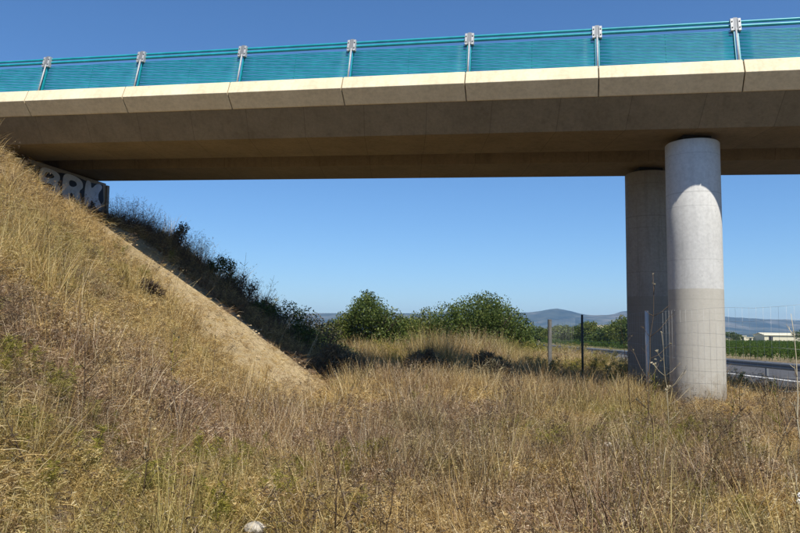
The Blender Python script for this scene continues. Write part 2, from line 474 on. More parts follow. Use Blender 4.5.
# pillars
for i, (x, y) in enumerate(PIL):
    zs = BO.z - HS - GR * tcoord(x, y)
    pz = gz(x, y) - .5
    pr = empty('concrete_pillar', (x, y, pz))
    tag(pr, ['pale round concrete pillar, the nearer one, sunlit below its middle', 'round concrete pillar in shadow behind the sunlit pillar'][i], 'pillar', 'pillars under the overpass')
    n = 64; mb = MB()
    zz = [0, 1.2, 2.4, 3.19, 3.2, 4.2, zs - .13 - pz - .03, zs - .13 - pz]
    rr = [.6] * 7 + [.575]
    vs, fs = [], []
    for z_, r_ in zip(zz, rr):
        vs += [(r_ * math.cos(2 * math.pi * k / n), r_ * math.sin(2 * math.pi * k / n), z_) for k in range(n)]
    for j in range(len(zz) - 1):
        fs += [(j * n + k, j * n + (k + 1) % n, (j + 1) * n + (k + 1) % n, (j + 1) * n + k) for k in range(n)]
    mb.add(vs, fs, 0, True)
    mb.add([vs[(len(zz) - 1) * n + k] for k in range(n)], [tuple(range(n))])
    mb.build('shaft', M['pillar'] if i == 0 else M['pillar_shaded'], pr)
    mb = MB(); mb.box(-.32, .32, -.32, .32, zs - .13 - pz, zs - pz + .005)
    mb.build('bearing', M['bearing'], pr)

# abutment wall with graffiti
aw = empty('abutment_wall', bp(TW, 0, -HS - 1.2))
tag(aw, 'low grey abutment wall with pale graffiti at the top of the slope under the deck', 'wall')
def wl(t, d, h): return bp(TW + t, d, -HS + h) - aw.location
mb = MB()
mb.prism([wl(0, 2.3, -1.6), wl(0, 6.0, -1.6), wl(0, 6.0, -.06), wl(0, 2.3, -.06)], [wl(-.6, 2.3, -1.6), wl(-.6, 6.0, -1.6), wl(-.6, 6.0, -.06), wl(-.6, 2.3, -.06)])
mb.build('wall_face', M['wall'], aw, bevel=.01)
mb = MB()
mb.prism([wl(.05, 6.003, -1.6), wl(.05, 6.13, -1.6), wl(.05, 6.13, -.12), wl(.05, 6.003, -.12)], [wl(-.7, 6.003, -1.6), wl(-.7, 6.13, -1.6), wl(-.7, 6.13, -.12), wl(-.7, 6.003, -.12)])
mb.build('wing_wall', M['wall'], aw)

GL = {  # letters as bubble outlines in a 0..1 box: outer shape and dark inner shapes
 'B': ([(.0, .05), (.0, .55), (.05, .97), (.55, 1.0), (.92, .9), (.95, .66), (.78, .52), (1.0, .36), (.95, .08), (.6, .0)],
       [[(.22, .62), (.30, .86), (.62, .82), (.70, .70), (.45, .60)], [(.20, .20), (.22, .40), (.60, .42), (.76, .30), (.62, .17)]]),
 'R': ([(.02, .0), (.0, .5), (.04, .98), (.5, 1.02), (.95, .9), (1.0, .62), (.78, .46), (1.02, .0), (.70, -.04), (.52, .32), (.36, .30), (.36, -.02)],
       [[(.30, .58), (.32, .80), (.62, .80), (.70, .66), (.50, .54)]]),
 'K': ([(.0, .0), (.02, 1.0), (.32, .98), (.34, .68), (.68, 1.02), (1.0, .92), (.66, .52), (1.04, .06), (.72, -.06), (.36, .38), (.33, -.02)], []),
}
def rounded(P, n=2):                       # corner cutting: the letters are sprayed, not ruled
    for _ in range(n):
        Q = []
        for (a, b), (c, e) in zip(P, P[1:] + P[:1]): Q += [(a * .76 + c * .24, b * .76 + e * .24), (a * .24 + c * .76, b * .24 + e * .76)]
        P = Q
    return P
def wp(d, h, off): return wl(off, d, h)
mb = MB(); mb.prism([wp(d, h, .001) for d, h in ((2.62, -.60), (3.2, -.98), (4.6, -1.06), (5.6, -1.04), (5.9, -.7), (5.82, -.14), (5.1, -.2), (4.2, -.12), (3.3, -.22), (2.7, -.2))], [wp(d, h, .004) for d, h in ((2.62, -.60), (3.2, -.98), (4.6, -1.06), (5.6, -1.04), (5.9, -.7), (5.82, -.14), (5.1, -.2), (4.2, -.12), (3.3, -.22), (2.7, -.2))])
graf = mb.build('graffiti', M['paint_line'], aw)
for ch, d0, w, h0, hh in (('B', 2.70, 1.0, -.96, .80), ('R', 3.76, 1.02, -1.0, .86), ('K', 4.86, .98, -1.04, .90)):
    out, holes = GL[ch]
    mb = MB()
    P = rounded([(d0 + x * w, h0 + y * hh) for x, y in out])
    mb.prism([wp(d, h, .006) for d, h in P], [wp(d, h, .010) for d, h in P], 0)
    for hl in holes:
        P = rounded([(d0 + x * w, h0 + y * hh) for x, y in hl])
        mb.prism([wp(d, h, .012) for d, h in P], [wp(d, h, .015) for d, h in P], 1)
    mb.build('letter', [M['paint_fill'], M['paint_line']], graf)

# ------------------------------------------------------------------ railing on the near edge of the deck
rail = empty('bridge_railing', bp(0, .6, .32))
tag(rail, 'teal metal railing with grey post brackets running along the top of the overpass', 'railing')
def rl(t, d, h): return bp(t, d, h) - rail.location
LEAN = .34; RH = 1.40                        # how far the posts lean inwards over their height
def ld_(h): return .56 + LEAN * (h - .32) / (RH - .0)
proto = []
for k in range(-3, 21):
    t0 = SP * (k - 5)
    base = rl(t0, 0, 0)
    if not proto:
        L = lambda t, d, h: BU * t + BN * d + Vector((0, 0, h))
        mb = MB()                            # two thin flats: one pale stay in front, a dark one behind it
        for (ta, tb, off) in ((-.05, -.03, 0.0), (.03, .05, 0.0)):
            mb.hexa([L(ta, ld_(.34) - .035, .34), L(tb, ld_(.34) - .035, .34), L(tb, ld_(.34) + .035, .34), L(ta, ld_(.34) + .035, .34),
                     L(ta, ld_(RH) - .02, RH + .02), L(tb, ld_(RH) - .02, RH + .02), L(tb, ld_(RH) + .05, RH + .02), L(ta, ld_(RH) + .05, RH + .02)])
        post = mb.build('railing_post', M['teal'], rail)
        mb = MB()
        mb.hexa([L(-.16, .48, .322), L(.20, .48, .322), L(.20, .72, .322), L(-.16, .72, .322), L(-.16, .48, .345), L(.20, .48, .345), L(.20, .72, .345), L(-.16, .72, .345)])
        bpz = mb.build('base_plate', M['bolt'], post)
        brs = []
        for ta, tb in ((-.105, -.048), (.05, .107)):
            mb = MB(); q0, q1 = 1.20, 1.50
            mb.hexa([L(ta, ld_(q0) - .075, q0), L(tb, ld_(q0) - .075, q0), L(tb, ld_(q0) + .03, q0), L(ta, ld_(q0) + .03, q0),
                     L(ta, ld_(q1) - .075, q1), L(tb, ld_(q1) - .075, q1), L(tb, ld_(q1) + .03, q1), L(ta, ld_(q1) + .03, q1)])
            for hb in (1.27, 1.42):
                c = L((ta + tb) / 2, ld_(hb) - .076, hb)
                mb.tube([c, c - BN * .012], .016, 8, 1)
            brs.append(mb.build('bracket', [M['galv'], M['bolt']], post))
        mb = MB(); q0, q1 = 1.215, 1.53
        mb.hexa([L(-.044, ld_(q0) - .05, q0), L(.046, ld_(q0) - .05, q0), L(.046, ld_(q0) + .02, q0), L(-.044, ld_(q0) + .02, q0),
                 L(-.044, ld_(q1) - .05, q1), L(.046, ld_(q1) - .05, q1), L(.046, ld_(q1) + .02, q1), L(-.044, ld_(q1) + .02, q1)])
        brs.append(mb.build('clamp', M['galv_old'], post))
        mb = MB()
        mb.tube([L(0, ld_(.34) - .08, .34), L(0, ld_(1.26) - .05, 1.26)], .021, 8)
        st = mb.build('stay', M['galv'], post)
        proto = [post, bpz, st] + brs
        for o in proto[1:]: o.location = (0, 0, 0)
        post.location = base
    else:
        p0 = proto[0].copy(); COL.objects.link(p0); p0.parent = rail; p0.location = base
        for c in proto[1:]:
            o = c.copy(); COL.objects.link(o); o.parent = p0
t0, t1 = SP * -8 - 1, SP * 15
for h, r_ in ((1.445, .031), (1.345, .036)):
    mb = MB(); mb.tube([rl(t0 + (t1 - t0) * k / 40, ld_(h) + (.02 if h > 1.4 else .03), h) for k in range(41)], r_, 10)
    mb.build('rail', M['teal'], rail)
bay = None
for k in range(-3, 20):
    tt = SP * (k - 5)
    if bay is None:
        mb = MB(); L = lambda t, d, h: BU * t + BN * d + Vector((0, 0, h))
        for j in range(34):
            h = .355 + j * .0262
            pts = []
            for i in range(11):
                f = .055 + (SP - .11) * i / 10
                pts.append(L(f, ld_(h) + .02 + .004 * math.sin(i * 2.1 + j), h + .006 * math.sin(i * 1.3 + j * 1.9) + .004 * math.sin(i * 2.9 + j * .7)))
            mb.tube(pts, .0088, 4)
        for f in (.055, SP * .5, SP - .055):
            mb.tube([L(f, ld_(.35) + .032, .35), L(f, ld_(1.23) + .032, 1.23)], .008, 4)
        o = bay = mb.build('bar_panel', M['teal'], rail)
    else:
        o = bay.copy(); COL.objects.link(o); o.parent = rail
    o['kind'] = 'stuff'
    o.location = rl(tt, 0, 0)

# ------------------------------------------------------------------ roadside: guardrail, fence, buildings
gr = empty('guardrail', (15.4, 15, 0))
tag(gr, 'galvanised W beam crash barrier along the highway behind the pillars', 'guardrail')
mb = MB()
W = [(0, .32), (-.05, .37), (-.05, .42), (0, .46), (-.05, .50), (-.05, .55), (0, .60)]
for k in range(32):
    y0, y1 = k * 4.0 + .004, k * 4.0 + 3.996
    for (a, c) in zip(W[:-1], W[1:]):
        mb.add([(a[0], y0, a[1]), (a[0], y1, a[1]), (c[0], y1, c[1]), (c[0], y0, c[1])], [(0, 1, 2, 3)])
        mb.add([(a[0] + .006, y0, a[1]), (a[0] + .006, y1, a[1]), (c[0] + .006, y1, c[1]), (c[0] + .006, y0, c[1])], [(3, 2, 1, 0)])
mb.build('beam', M['galv_old'], gr)
gp = None
for k in range(33):
    if gp is None:
        mb = MB(); mb.box(.012, .10, -.06, -.05, -.1, .62); mb.box(.012, .10, .05, .06, -.1, .62); mb.box(.012, .02, -.05, .05, -.1, .62)
        o = gp = mb.build('guardrail_post', M['galv_old'], gr)
    else:
        o = gp.copy(); COL.objects.link(o); o.parent = gr
    o.location = (0, k * 4.0, 0)

FP = [(8.6, 10.2), (7.2, 13.1), (6.08, 16.2), (6.07, 18.0), (5.95, 23.9), (6.0, 29.3)]
fe = empty('wire_fence', (6.07, 18.0, gz(6.07, 18)))
tag(fe, 'thin wire mesh fence on mixed posts passing in front of the sunlit pillar', 'fence')
fo = fe.location
FH = 2.22
kinds = [None, None, None, 'tube', 'dark', 'conc']
for (x, y), kd in zip(FP, kinds):
    z = gz(x, y)
    if kd is None: continue
    mb = MB()
    if kd == 'tube':
        mb.tube([Vector((x, y, z - .3)) - fo, Vector((x, y, FH)) - fo], .045, 12)
        tag(mb.build('fence_post', M['post_pale'], fe), 'pale galvanised tube post')
    elif kd == 'dark':
        mb.tube([Vector((x, y, z - .3)) - fo, Vector((x, y, FH + .05)) - fo], .036, 8)
        tag(mb.build('fence_post', M['post_dark'], fe), 'thin dark steel post')
    else:
        mb.box(x - .07 - fo.x, x + .07 - fo.x, y - .07 - fo.y, y + .07 - fo.y, z - .3 - fo.z, FH - fo.z)
        tag(mb.build('fence_post', M['post_conc'], fe, bevel=.015), 'square weathered concrete post')
for (a, c) in zip(FP[:-1], FP[1:]):
    a, c = Vector(a), Vector(c); Ln = (c - a).length
    mb = MB()
    nh = 9
    for j in range(nh):
        h = .12 + (FH - .16) * j / (nh - 1)
        mb.tube([Vector((*(a + (c - a) * k / 6), h + .02 * math.sin(k * 1.7 + j))) - fo for k in range(7)], .002, 3)
    nv = int(Ln / .17)
    for j in range(nv + 1):
        q_ = a + (c - a) * (j / nv)
        mb.tube([Vector((q_.x, q_.y, .02)) - fo, Vector((q_.x + .004 * math.sin(j), q_.y, FH - .04)) - fo], .0016, 3)
    tag(mb.build('wire_mesh', M['wire'], fe), kind='stuff')

def house(name, label, x, y, w, d, h, mw, mr_, gable, doors):
    r = empty(name, (x, y, 0)); tag(r, label, 'building')
    mb = MB(); mb.box(-w / 2, w / 2, -d / 2, d / 2, -.3, h)
    if gable: mb.prism([(-w / 2 + .002, -d / 2, h), (-w / 2 + .002, d / 2, h), (-w / 2 + .002, 0, h + gable)], [(w / 2 - .002, -d / 2, h), (w / 2 - .002, d / 2, h), (w / 2 - .002, 0, h + gable)])
    mb.build('wall', mw, r)
    mb = MB()
    if gable:
        for sg in (-1, 1):
            mb.hexa([(-w / 2 - .3, sg * (d / 2 + .4), h - .12), (w / 2 + .3, sg * (d / 2 + .4), h - .12), (w / 2 + .3, 0, h + gable + .02), (-w / 2 - .3, 0, h + gable + .02),
                     (-w / 2 - .3, sg * (d / 2 + .4), h + .06), (w / 2 + .3, sg * (d / 2 + .4), h + .06), (w / 2 + .3, 0, h + gable + .2), (-w / 2 - .3, 0, h + gable + .2)])
    else: mb.box(-w / 2 - .2, w / 2 + .2, -d / 2 - .2, d / 2 + .2, h + .002, h + .25)
    mb.build('roof', mr_, r)
    for (nm, a, c, z0, z1) in doors:
        mb = MB(); mb.box(a, c, -d / 2 - .06, -d / 2 - .004, z0, z1); mb.build(nm, M['dark_open'], r)
house('long_shed', 'long pale farm shed beyond the green field at the right', 154.5, 300, 15.5, 9, 2.6, M['white_wall'], M['roof'], .8, [('door', -6, -4.4, -.2, 2.1)])
house('beige_house', 'small beige house behind the trees left of the pillars', 68.5, 245, 5.4, 7, 4.0, M['beige_wall'], M['beige_wall'], .8, [('door', -.5, .5, -.2, 2.1), ('window', 1.2, 2.0, 2.5, 3.5)])
house('white_hut', 'tiny white hut at the far edge of the field beside the pillar', 139.5, 300, 2.6, 3, 2.0, M['white_wall'], M['roof'], 0, [('door', -.5, .4, -.2, 1.6)])
house('low_white_shed', 'low white roofed shed left of the long pale shed', 145, 305, 3.6, 3, 1.5, M['white_wall'], M['white_wall'], 0, [('door', -.5, .4, -.2, 1.2)])

# ------------------------------------------------------------------ vegetation
def blade_mesh(name, mat, gen, seed, n):
    """one clump: gen(rng, i) returns a list of ribbons (points, widths, tone)"""
    rg = random.Random(seed)
    V, F, T = [], [], []
    for i in range(n):
        for pts, wid, tone in gen(rg, i):
            b = len(V)
            for k, (p, w) in enumerate(zip(pts, wid)):
                d = Vector(pts[min(k + 1, len(pts) - 1)]) - Vector(pts[max(k - 1, 0)])
                if k == 0:
                    a = d.cross(Vector((rg.gauss(0, 1), rg.gauss(0, 1), rg.gauss(0, .3))))
                    if a.length < 1e-6: a = Vector((1, 0, 0))
                    a.normalize()
                if w <= 0: V.append(Vector(p)); T.append(tone)
                else:
                    V.append(Vector(p) - a * w); V.append(Vector(p) + a * w); T += [tone, tone]
            m = len(pts)
            for k in range(m - 1):
                if wid[k + 1] > 0: F.append((b + 2 * k, b + 2 * k + 1, b + 2 * k + 3, b + 2 * k + 2))
                else: F.append((b + 2 * k, b + 2 * k + 1, b + 2 * k + 2))
    me = bpy.data.meshes.new(name)
    me.from_pydata([tuple(v) for v in V], [], F)
    at = me.attributes.new('bl', 'FLOAT', 'POINT'); at.data.foreach_set('value', T)
    me.materials.append(mat)
    return me

def g_straw(h0, h1, rad, lean, heads, w=.0016, bend=.5):
    def gen(rg, i):
        a, r = rg.uniform(0, 6.283), rad * math.sqrt(rg.random())
        x, y = r * math.cos(a), r * math.sin(a)
        h = rg.uniform(h0, h1) * (1 if rg.random() < .75 else .6)
        la, ln_ = rg.uniform(0, 6.283), abs(rg.gauss(0, lean))
        dx, dy = math.cos(la) * ln_, math.sin(la) * ln_
        bx, by = math.cos(la + rg.gauss(0, .8)) * bend * rg.random(), math.sin(la + rg.gauss(0, .8)) * bend * rg.random()
        pts = []
        for k in range(5):
            s = k / 4
            pts.append((x + h * (dx * s + bx * s * s), y + h * (dy * s + by * s * s), h * (s - .30 * bend * s * s * (ln_ + .5)) - .02))
        ww = w * rg.uniform(.7, 1.5)
        tone = min(1, max(0, rg.gauss(.5, .31)))
        out = [(pts, [ww, ww, ww * .85, ww * .6, 0], tone)]
        if rg.random() < heads:
            tx, ty, tz = pts[-1]; sx, sy, sz = pts[-2]
            for q in range(rg.randint(3, 6)):
                f = rg.random() * .9
                c = (sx + (tx - sx) * f, sy + (ty - sy) * f, sz + (tz - sz) * f)
                ang = rg.uniform(0, 6.283); L = rg.uniform(.010, .022)
                e = (c[0] + math.cos(ang) * L, c[1] + math.sin(ang) * L, c[2] - rg.uniform(-.01, .02))
                mid = tuple((c[k] + e[k]) / 2 for k in range(3))
                out.append(([c, mid, e], [.0006, .0019, 0], min(1, tone + .2)))
        return out
    return gen
def g_thatch(rg, i):
    a, r = rg.uniform(0, 6.283), .2 * math.sqrt(rg.random())
    x, y, z = r * math.cos(a), r * math.sin(a), rg.uniform(0, .13)
    la = rg.uniform(0, 6.283); L = rg.uniform(.06, .20); cv = rg.gauss(0, .9); up_ = rg.gauss(.25, .35)
    pts = []
    for k in range(4):
        s = k / 3
        pts.append((x, y, max(.0, z)))
        x += math.cos(la) * L / 3; y += math.sin(la) * L / 3; z += up_ * L / 3; la += cv / 3; up_ -= .25
    w = rg.uniform(.001, .002)
    return [(pts, [w, w, w * .8, 0], min(1, max(0, rg.gauss(.45, .32))))]
def branchy(H, spread, nb, leaf, leafw, tone0, stem=.003):
    def gen(rg, i):
        out = []
        a, r = rg.uniform(0, 6.283), spread * rg.random()
        x, y = r * math.cos(a), r * math.sin(a); h = H * rg.uniform(.6, 1)
        lx, ly = rg.gauss(0, .22), rg.gauss(0, .22)
        P = [(x + h * lx * s, y + h * ly * s, h * s) for s in (0, .35, .7, 1)]
        out.append((P, [stem, stem * .8, stem * .5, 0], tone0 * rg.uniform(.4, .9)))
        for b in range(nb):
            s = rg.uniform(.2, 1); c = (x + h * lx * s, y + h * ly * s, h * s)
            ba = rg.uniform(0, 6.283); L = h * rg.uniform(.12, .34) * (1.15 - s * .6)
            e = (c[0] + math.cos(ba) * L * .7, c[1] + math.sin(ba) * L * .7, c[2] + L * rg.uniform(.3, .9))
            m = tuple((c[k] + e[k]) / 2 + rg.gauss(0, .01) for k in range(3))
            out.append(([c, m, e], [stem * .5, stem * .4, 0], tone0 * rg.uniform(.4, 1)))
            for l in range(leaf):
                f = rg.uniform(.25, 1); q = tuple(c[k] + (e[k] - c[k]) * f for k in range(3))
                d = Vector((rg.gauss(0, 1), rg.gauss(0, 1), rg.gauss(.3, .7))).normalized() * rg.uniform(.02, .05)
                out.append(([q, tuple(Vector(q) + d * .5), tuple(Vector(q) + d)], [leafw * .4, leafw, 0], min(1, tone0 * rg.uniform(.5, 1.7))))
        return out
    return gen

def scatter(name, label_kind, meshes, P, rot, scl, idx_, attrs):
    src = bpy.data.collections.new(name + '_clumps')          # not linked to the scene: only a source of meshes
    for i, m in enumerate(meshes):
        o = bpy.data.objects.new('clump_%02d_%s' % (i, name), m); src.objects.link(o)
    n = len(P)
    me = bpy.data.meshes.new(name); me.vertices.add(n)
    me.vertices.foreach_set('co', np.asarray(P, np.float32).ravel())
    for nm, arr, ty, pr in [('rot', rot, 'FLOAT_VECTOR', 'vector'), ('scl', scl, 'FLOAT_VECTOR', 'vector')] + [(k, v, 'FLOAT', 'value') for k, v in attrs.items()]:
        a = me.attributes.new(nm, ty, 'POINT'); a.data.foreach_set(pr, np.asarray(arr, np.float32).ravel())
    a = me.attributes.new('pick', 'INT', 'POINT'); a.data.foreach_set('value', np.asarray(idx_, np.int32))
    o = link(name, me); tag(o, kind='stuff')
    ng = bpy.data.node_groups.new(name, 'GeometryNodeTree')
    ng.interface.new_socket('Geometry', in_out='INPUT', socket_type='NodeSocketGeometry')
    ng.interface.new_socket('Geometry', in_out='OUTPUT', socket_type='NodeSocketGeometry')
    gi, go = ng.nodes.new('NodeGroupInput'), ng.nodes.new('NodeGroupOutput')
    ip = ng.nodes.new('GeometryNodeInstanceOnPoints'); ci = ng.nodes.new('GeometryNodeCollectionInfo')
    ci.inputs[0].default_value = src; ci.inputs['Separate Children'].default_value = True; ci.inputs['Reset Children'].default_value = True
    def na(nm, ty):
        q = ng.nodes.new('GeometryNodeInputNamedAttribute'); q.data_type = ty; q.inputs[0].default_value = nm
        return [s for s in q.outputs if s.enabled and s.name == 'Attribute'][0]
    L = ng.links.new
    e2r = ng.nodes.new('FunctionNodeEulerToRotation'); L(na('rot', 'FLOAT_VECTOR'), e2r.inputs[0])
    L(gi.outputs[0], ip.inputs['Points']); L(ci.outputs[0], ip.inputs['Instance']); ip.inputs['Pick Instance'].default_value = True
    L(na('pick', 'INT'), ip.inputs['Instance Index']); L(e2r.outputs[0], ip.inputs['Rotation']); L(na('scl', 'FLOAT_VECTOR'), ip.inputs['Scale'])
    L(ip.outputs[0], go.inputs[0])
    md = o.modifiers.new('scatter', 'NODES'); md.node_group = ng
    return o

def sample(dens, ymin, ymax, n_try):
    """points in the viewed wedge with a margin; dens(x,y,dist) per square metre"""
    # choose y by blocks so that near ground is not starved
    out = []
    edges = np.unique(np.concatenate([np.arange(ymin, 12, 1.0), np.arange(12, 30, 2.0), np.arange(30, ymax + .1, 5.0)]))
    edges = edges[edges <= ymax]
    for a, c in zip(edges[:-1], edges[1:]):
        xl, xr = -(.62 * c + 2.2), min(.62 * c + 2.2, 60)
        area = (xr - xl) * (c - a)
        dm = n_try((a + c) / 2)
        k = RNG.poisson(area * dm)
        x = RNG.uniform(xl, xr, k); y = RNG.uniform(a, c, k)
        keep = RNG.random(k) < np.clip(dens(x, y) / dm, 0, 1)
        out.append(np.stack([x[keep], y[keep]], 1))
    return cleared(np.concatenate(out))

def apron(x, y):
    """bare pale wedge of the slope beside and under the deck"""
    d = dcoord(x, y); z = ground(x, y)
    lo = -3.4 + (z - .3) * .60 + (fbm(x, y, .9, 95) - .5) * 1.6
    return np.clip((d - lo) / .7, 0, 1) * np.clip((4.8 - d) / 1.2, 0, 1) * np.clip((-x - 1.3) / .8, 0, 1)
def zones(x, y):
    """dry strip near the deck, tall patch beyond it, bare verge by the road, heights of grass"""
    d = dcoord(x, y)
    slope = np.clip((-x - 1.6) / 1.2, 0, 1)
    dry = np.clip(1 - np.abs(d + 0.2) / 4.2, 0, 1) * slope
    beyond = np.clip((d - 5.5) / 4, 0, 1)
    verge = np.clip((10.9 - x) / .6, 0, 1)
    inw = (tcoord(x, y) < TW + .15) & (d > 2.5) & (d < 6.4)
    return d, slope, dry, beyond, verge, inw
CLEAR = [(262, 5.6, .16), (606, 9.6, .08), (797, 5.95, .16), (72, 6.0, .12)]      # px, Y, half width: a gap in the grass in front of a stone
def cleared(P):
    k = np.ones(len(P), bool)
    for px, Yc, hw in CLEAR:
        xc = (px - 400) / FPX * P[:, 1]
        k &= ~((np.abs(P[:, 0] - xc) < hw) & (P[:, 1] > Yc - 1.3) & (P[:, 1] < Yc + .12))
    return P[k]
def base_density(y): return 150 if y < 8 else 100 if y < 12 else 62 if y < 18 else 34 if y < 26 else 16 if y < 40 else 7

def make_attrs(P, bias=0.0):
    x, y = P[:, 0], P[:, 1]
    d, slope, dry, beyond, verge, inw = zones(x, y)
    n1 = fbm(x, y, 3.0, 21); n2 = fbm(x, y, 1.1, 31); n3 = fbm(x, y, 2.2, 41)
    tint = np.clip((n1 - .5) * 2.6 + (n2 - .5) * 2.0 + .36 + bias - dry * .75 - beyond * .25, 0, 1)
    near = np.clip((9.5 - y) / 4, 0, 1)
    tint = np.clip(tint + near * .12 + RNG.normal(0, .27, len(x)), 0, 1)
    green = np.clip((n3 - .47) * 3.2 + near * .13 + RNG.normal(0, .22, len(x)) + beyond * np.clip((n2 - .5) * 3, 0, .6) - dry * 1.0 + np.clip((-x) / 4, 0, 1) * near * .25, 0, .8)
    green *= RNG.uniform(.15, .85, len(x))
    return tint, green

# --- dry grass
mesh_straw = [blade_mesh('straw_clump', M['straw'], g_straw(.20, .46, .13, .26, .26, .0016, .38), 100 + k, 58) for k in range(8)]
mesh_short = [blade_mesh('short_straw', M['straw'], g_straw(.04, .13, .14, .5, .05, .0014, .3), 200 + k, 60) for k in range(4)]
mesh_herb = [blade_mesh('dry_herb', M['straw'], branchy(h_, .13, 9, 7, w_, .62, .0016), 250 + k, 9) for k, (h_, w_) in enumerate([(.26, .0028), (.32, .0034), (.22, .0026), (.38, .0034), (.30, .0022)])]
mesh_tall = [blade_mesh('tall_straw', M['straw'], g_straw(.55, .95, .20, .20, .5, .0024, .4), 300 + k, 50) for k in range(5)]
P = sample(lambda x, y: base_density(9) * 0 + np.vectorize(base_density)(y) * zones(x, y)[4] * (1 - zones(x, y)[5]) * (.55 + .9 * fbm(x, y, 1.6, 51)) * (1 - .40 * apron(x, y)), 3.0, 60, lambda y: base_density(y) * 1.45)
x, y = P[:, 0], P[:, 1]
d, slope, dry, beyond, verge, inw = zones(x, y)
tint, green = make_attrs(P)
hn_ = fbm(x, y, 1.4, 61)
pick = RNG.integers(0, 8, len(P))
pherb = np.clip(.62 + (fbm(x, y, 2.0, 66) - .5) * 1.4 - beyond * .3, .1, .85)
pick = np.where(RNG.random(len(P)) < pherb, 17 + RNG.integers(0, 5, len(P)), pick)
ap = apron(x, y)
pshort = np.clip(ap * 1.2, 0, .93)
pick = np.where(RNG.random(len(P)) < pshort, 8 + RNG.integers(0, 4, len(P)), pick)
front = np.clip(1 - np.abs(d - .9) / 1.6, 0, 1) * np.clip((x + 1.6) / 1, 0, 1) * np.clip((5.6 - x) / 1, 0, 1)
ptall = np.clip(front * .4 + beyond * .75 * np.clip((x + 4) / 3, 0, 1) + (RNG.random(len(P)) < .045), 0, 1) * (1 - pshort)
pick = np.where(RNG.random(len(P)) < ptall, 12 + RNG.integers(0, 5, len(P)), pick)
sc = (.42 + 1.0 * hn_) * np.clip(.85 + .012 * y, .85, 1.25) * RNG.uniform(.75, 1.2, len(P))
sw = sc * np.clip(1 + (y - 10) * .022, 1, 2.0)
under = (d > .8) & (d < 6.2) & (x < -1)
sc = np.where(under, sc * .75, sc)
sc = np.where((x < -6.8) & (d > .5) & (d < 6.3), sc * .5, sc) * (1 - .45 * ap) * (1 - .4 * np.clip((x + 4) / -2, 0, 1) * np.clip((d + 2.6) / 1.2, 0, 1) * (d < 3))
sw = sw * (1 - .3 * ap)
sc = sc * np.clip(1 - (x - 7.5) / 3 * .2, .8, 1) * np.where((x > 4.6) & (y > 20.5), .5, 1.0)
sc = sc * (1 + beyond * ((fbm(x, y, 4.5, 77) - .5) * 2.2 + .22)) * (.68 + .64 * fbm(x, y, .55, 79))
rot = np.stack([RNG.normal(0, .12, len(P)), RNG.normal(0, .12, len(P)), RNG.uniform(0, 6.283, len(P))], 1)
scatter('dry_grass', 'stuff', mesh_straw + mesh_short + mesh_tall + mesh_herb, np.stack([x, y, ground(x, y)], 1), rot, np.stack([sw, sw, sc], 1), pick, {'tint': tint, 'green': green})
NGRASS = len(P)

# --- matted dead thatch between the tufts
mesh_th = [blade_mesh('thatch_mat', M['straw'], g_thatch, 400 + k, 60) for k in range(6)]
P = sample(lambda x, y: np.vectorize(base_density)(y) * .55 * zones(x, y)[4] * (1 - zones(x, y)[5]) * (1 - .93 * apron(x, y)), 3.0, 34, lambda y: base_density(y) * .6)
x, y = P[:, 0], P[:, 1]
tint, green = make_attrs(P, .25)
sc = RNG.uniform(.7, 1.5, len(P)) * np.clip(1 + (y - 10) * .02, 1, 1.6)
rot = np.stack([RNG.normal(0, .1, len(P)), RNG.normal(0, .1, len(P)), RNG.uniform(0, 6.283, len(P))], 1)
scatter('grass_thatch', 'stuff', mesh_th, np.stack([x, y, ground(x, y)], 1), rot, np.stack([sc] * 3, 1), RNG.integers(0, 6, len(P)), {'tint': tint, 'green': green * .3})

# --- low green weeds
mesh_w = [blade_mesh('weed_clump', M['weed'], branchy(.36, .10, 13, 9, .0021, .6, .0018), 500 + k, 8) for k in range(5)]
def wd(x, y):
    n = fbm(x, y, 1.9, 71); d = dcoord(x, y)
    left = np.clip((-x + .1) / 1.6, 0, 1) * np.clip((8.8 - y) / 2.5, 0, 1)
    right = np.clip((x - 1.5) / 2, 0, 1) * np.clip((15 - y) / 5, 0, 1) * .35
    return np.clip((n - .53) * 60, 0, 9) * np.clip(1 - np.abs(d + .5) / 4, .1, 1) * zones(x, y)[4] * (.25 + .5 * np.clip((14 - y) / 6, 0, 1)) + np.clip((d - 5.5) / 4, 0, 1) * zones(x, y)[4] * 1.2 * np.clip((fbm(x, y, 3.4, 73) - .48) * 6, 0, 1) * np.clip((x + 3) / 2, 0, 1) + left * 36 * np.clip((n - .38) * 5, 0, 1) + right * 22 * np.clip((n - .42) * 5, 0, 1)
wd_ = wd
wd = lambda x, y: wd_(x, y) * (1 - .9 * apron(x, y))
P = sample(wd, 3.0, 45, lambda y: 95)
x, y = P[:, 0], P[:, 1]
sc = RNG.uniform(.55, 1.35, len(P)) * (1 + 1.7 * np.clip((dcoord(x, y) - 5.5) / 4, 0, 1))
rot = np.stack([RNG.normal(0, .15, len(P)), RNG.normal(0, .15, len(P)), RNG.uniform(0, 6.283, len(P))], 1)
scatter('green_weeds', 'stuff', mesh_w, np.stack([x, y, ground(x, y)], 1), rot, np.stack([sc] * 3, 1), RNG.integers(0, 5, len(P)), {'tint': np.clip(RNG.normal(.18, .2, len(P)), 0, .8), 'green': RNG.random(len(P))})

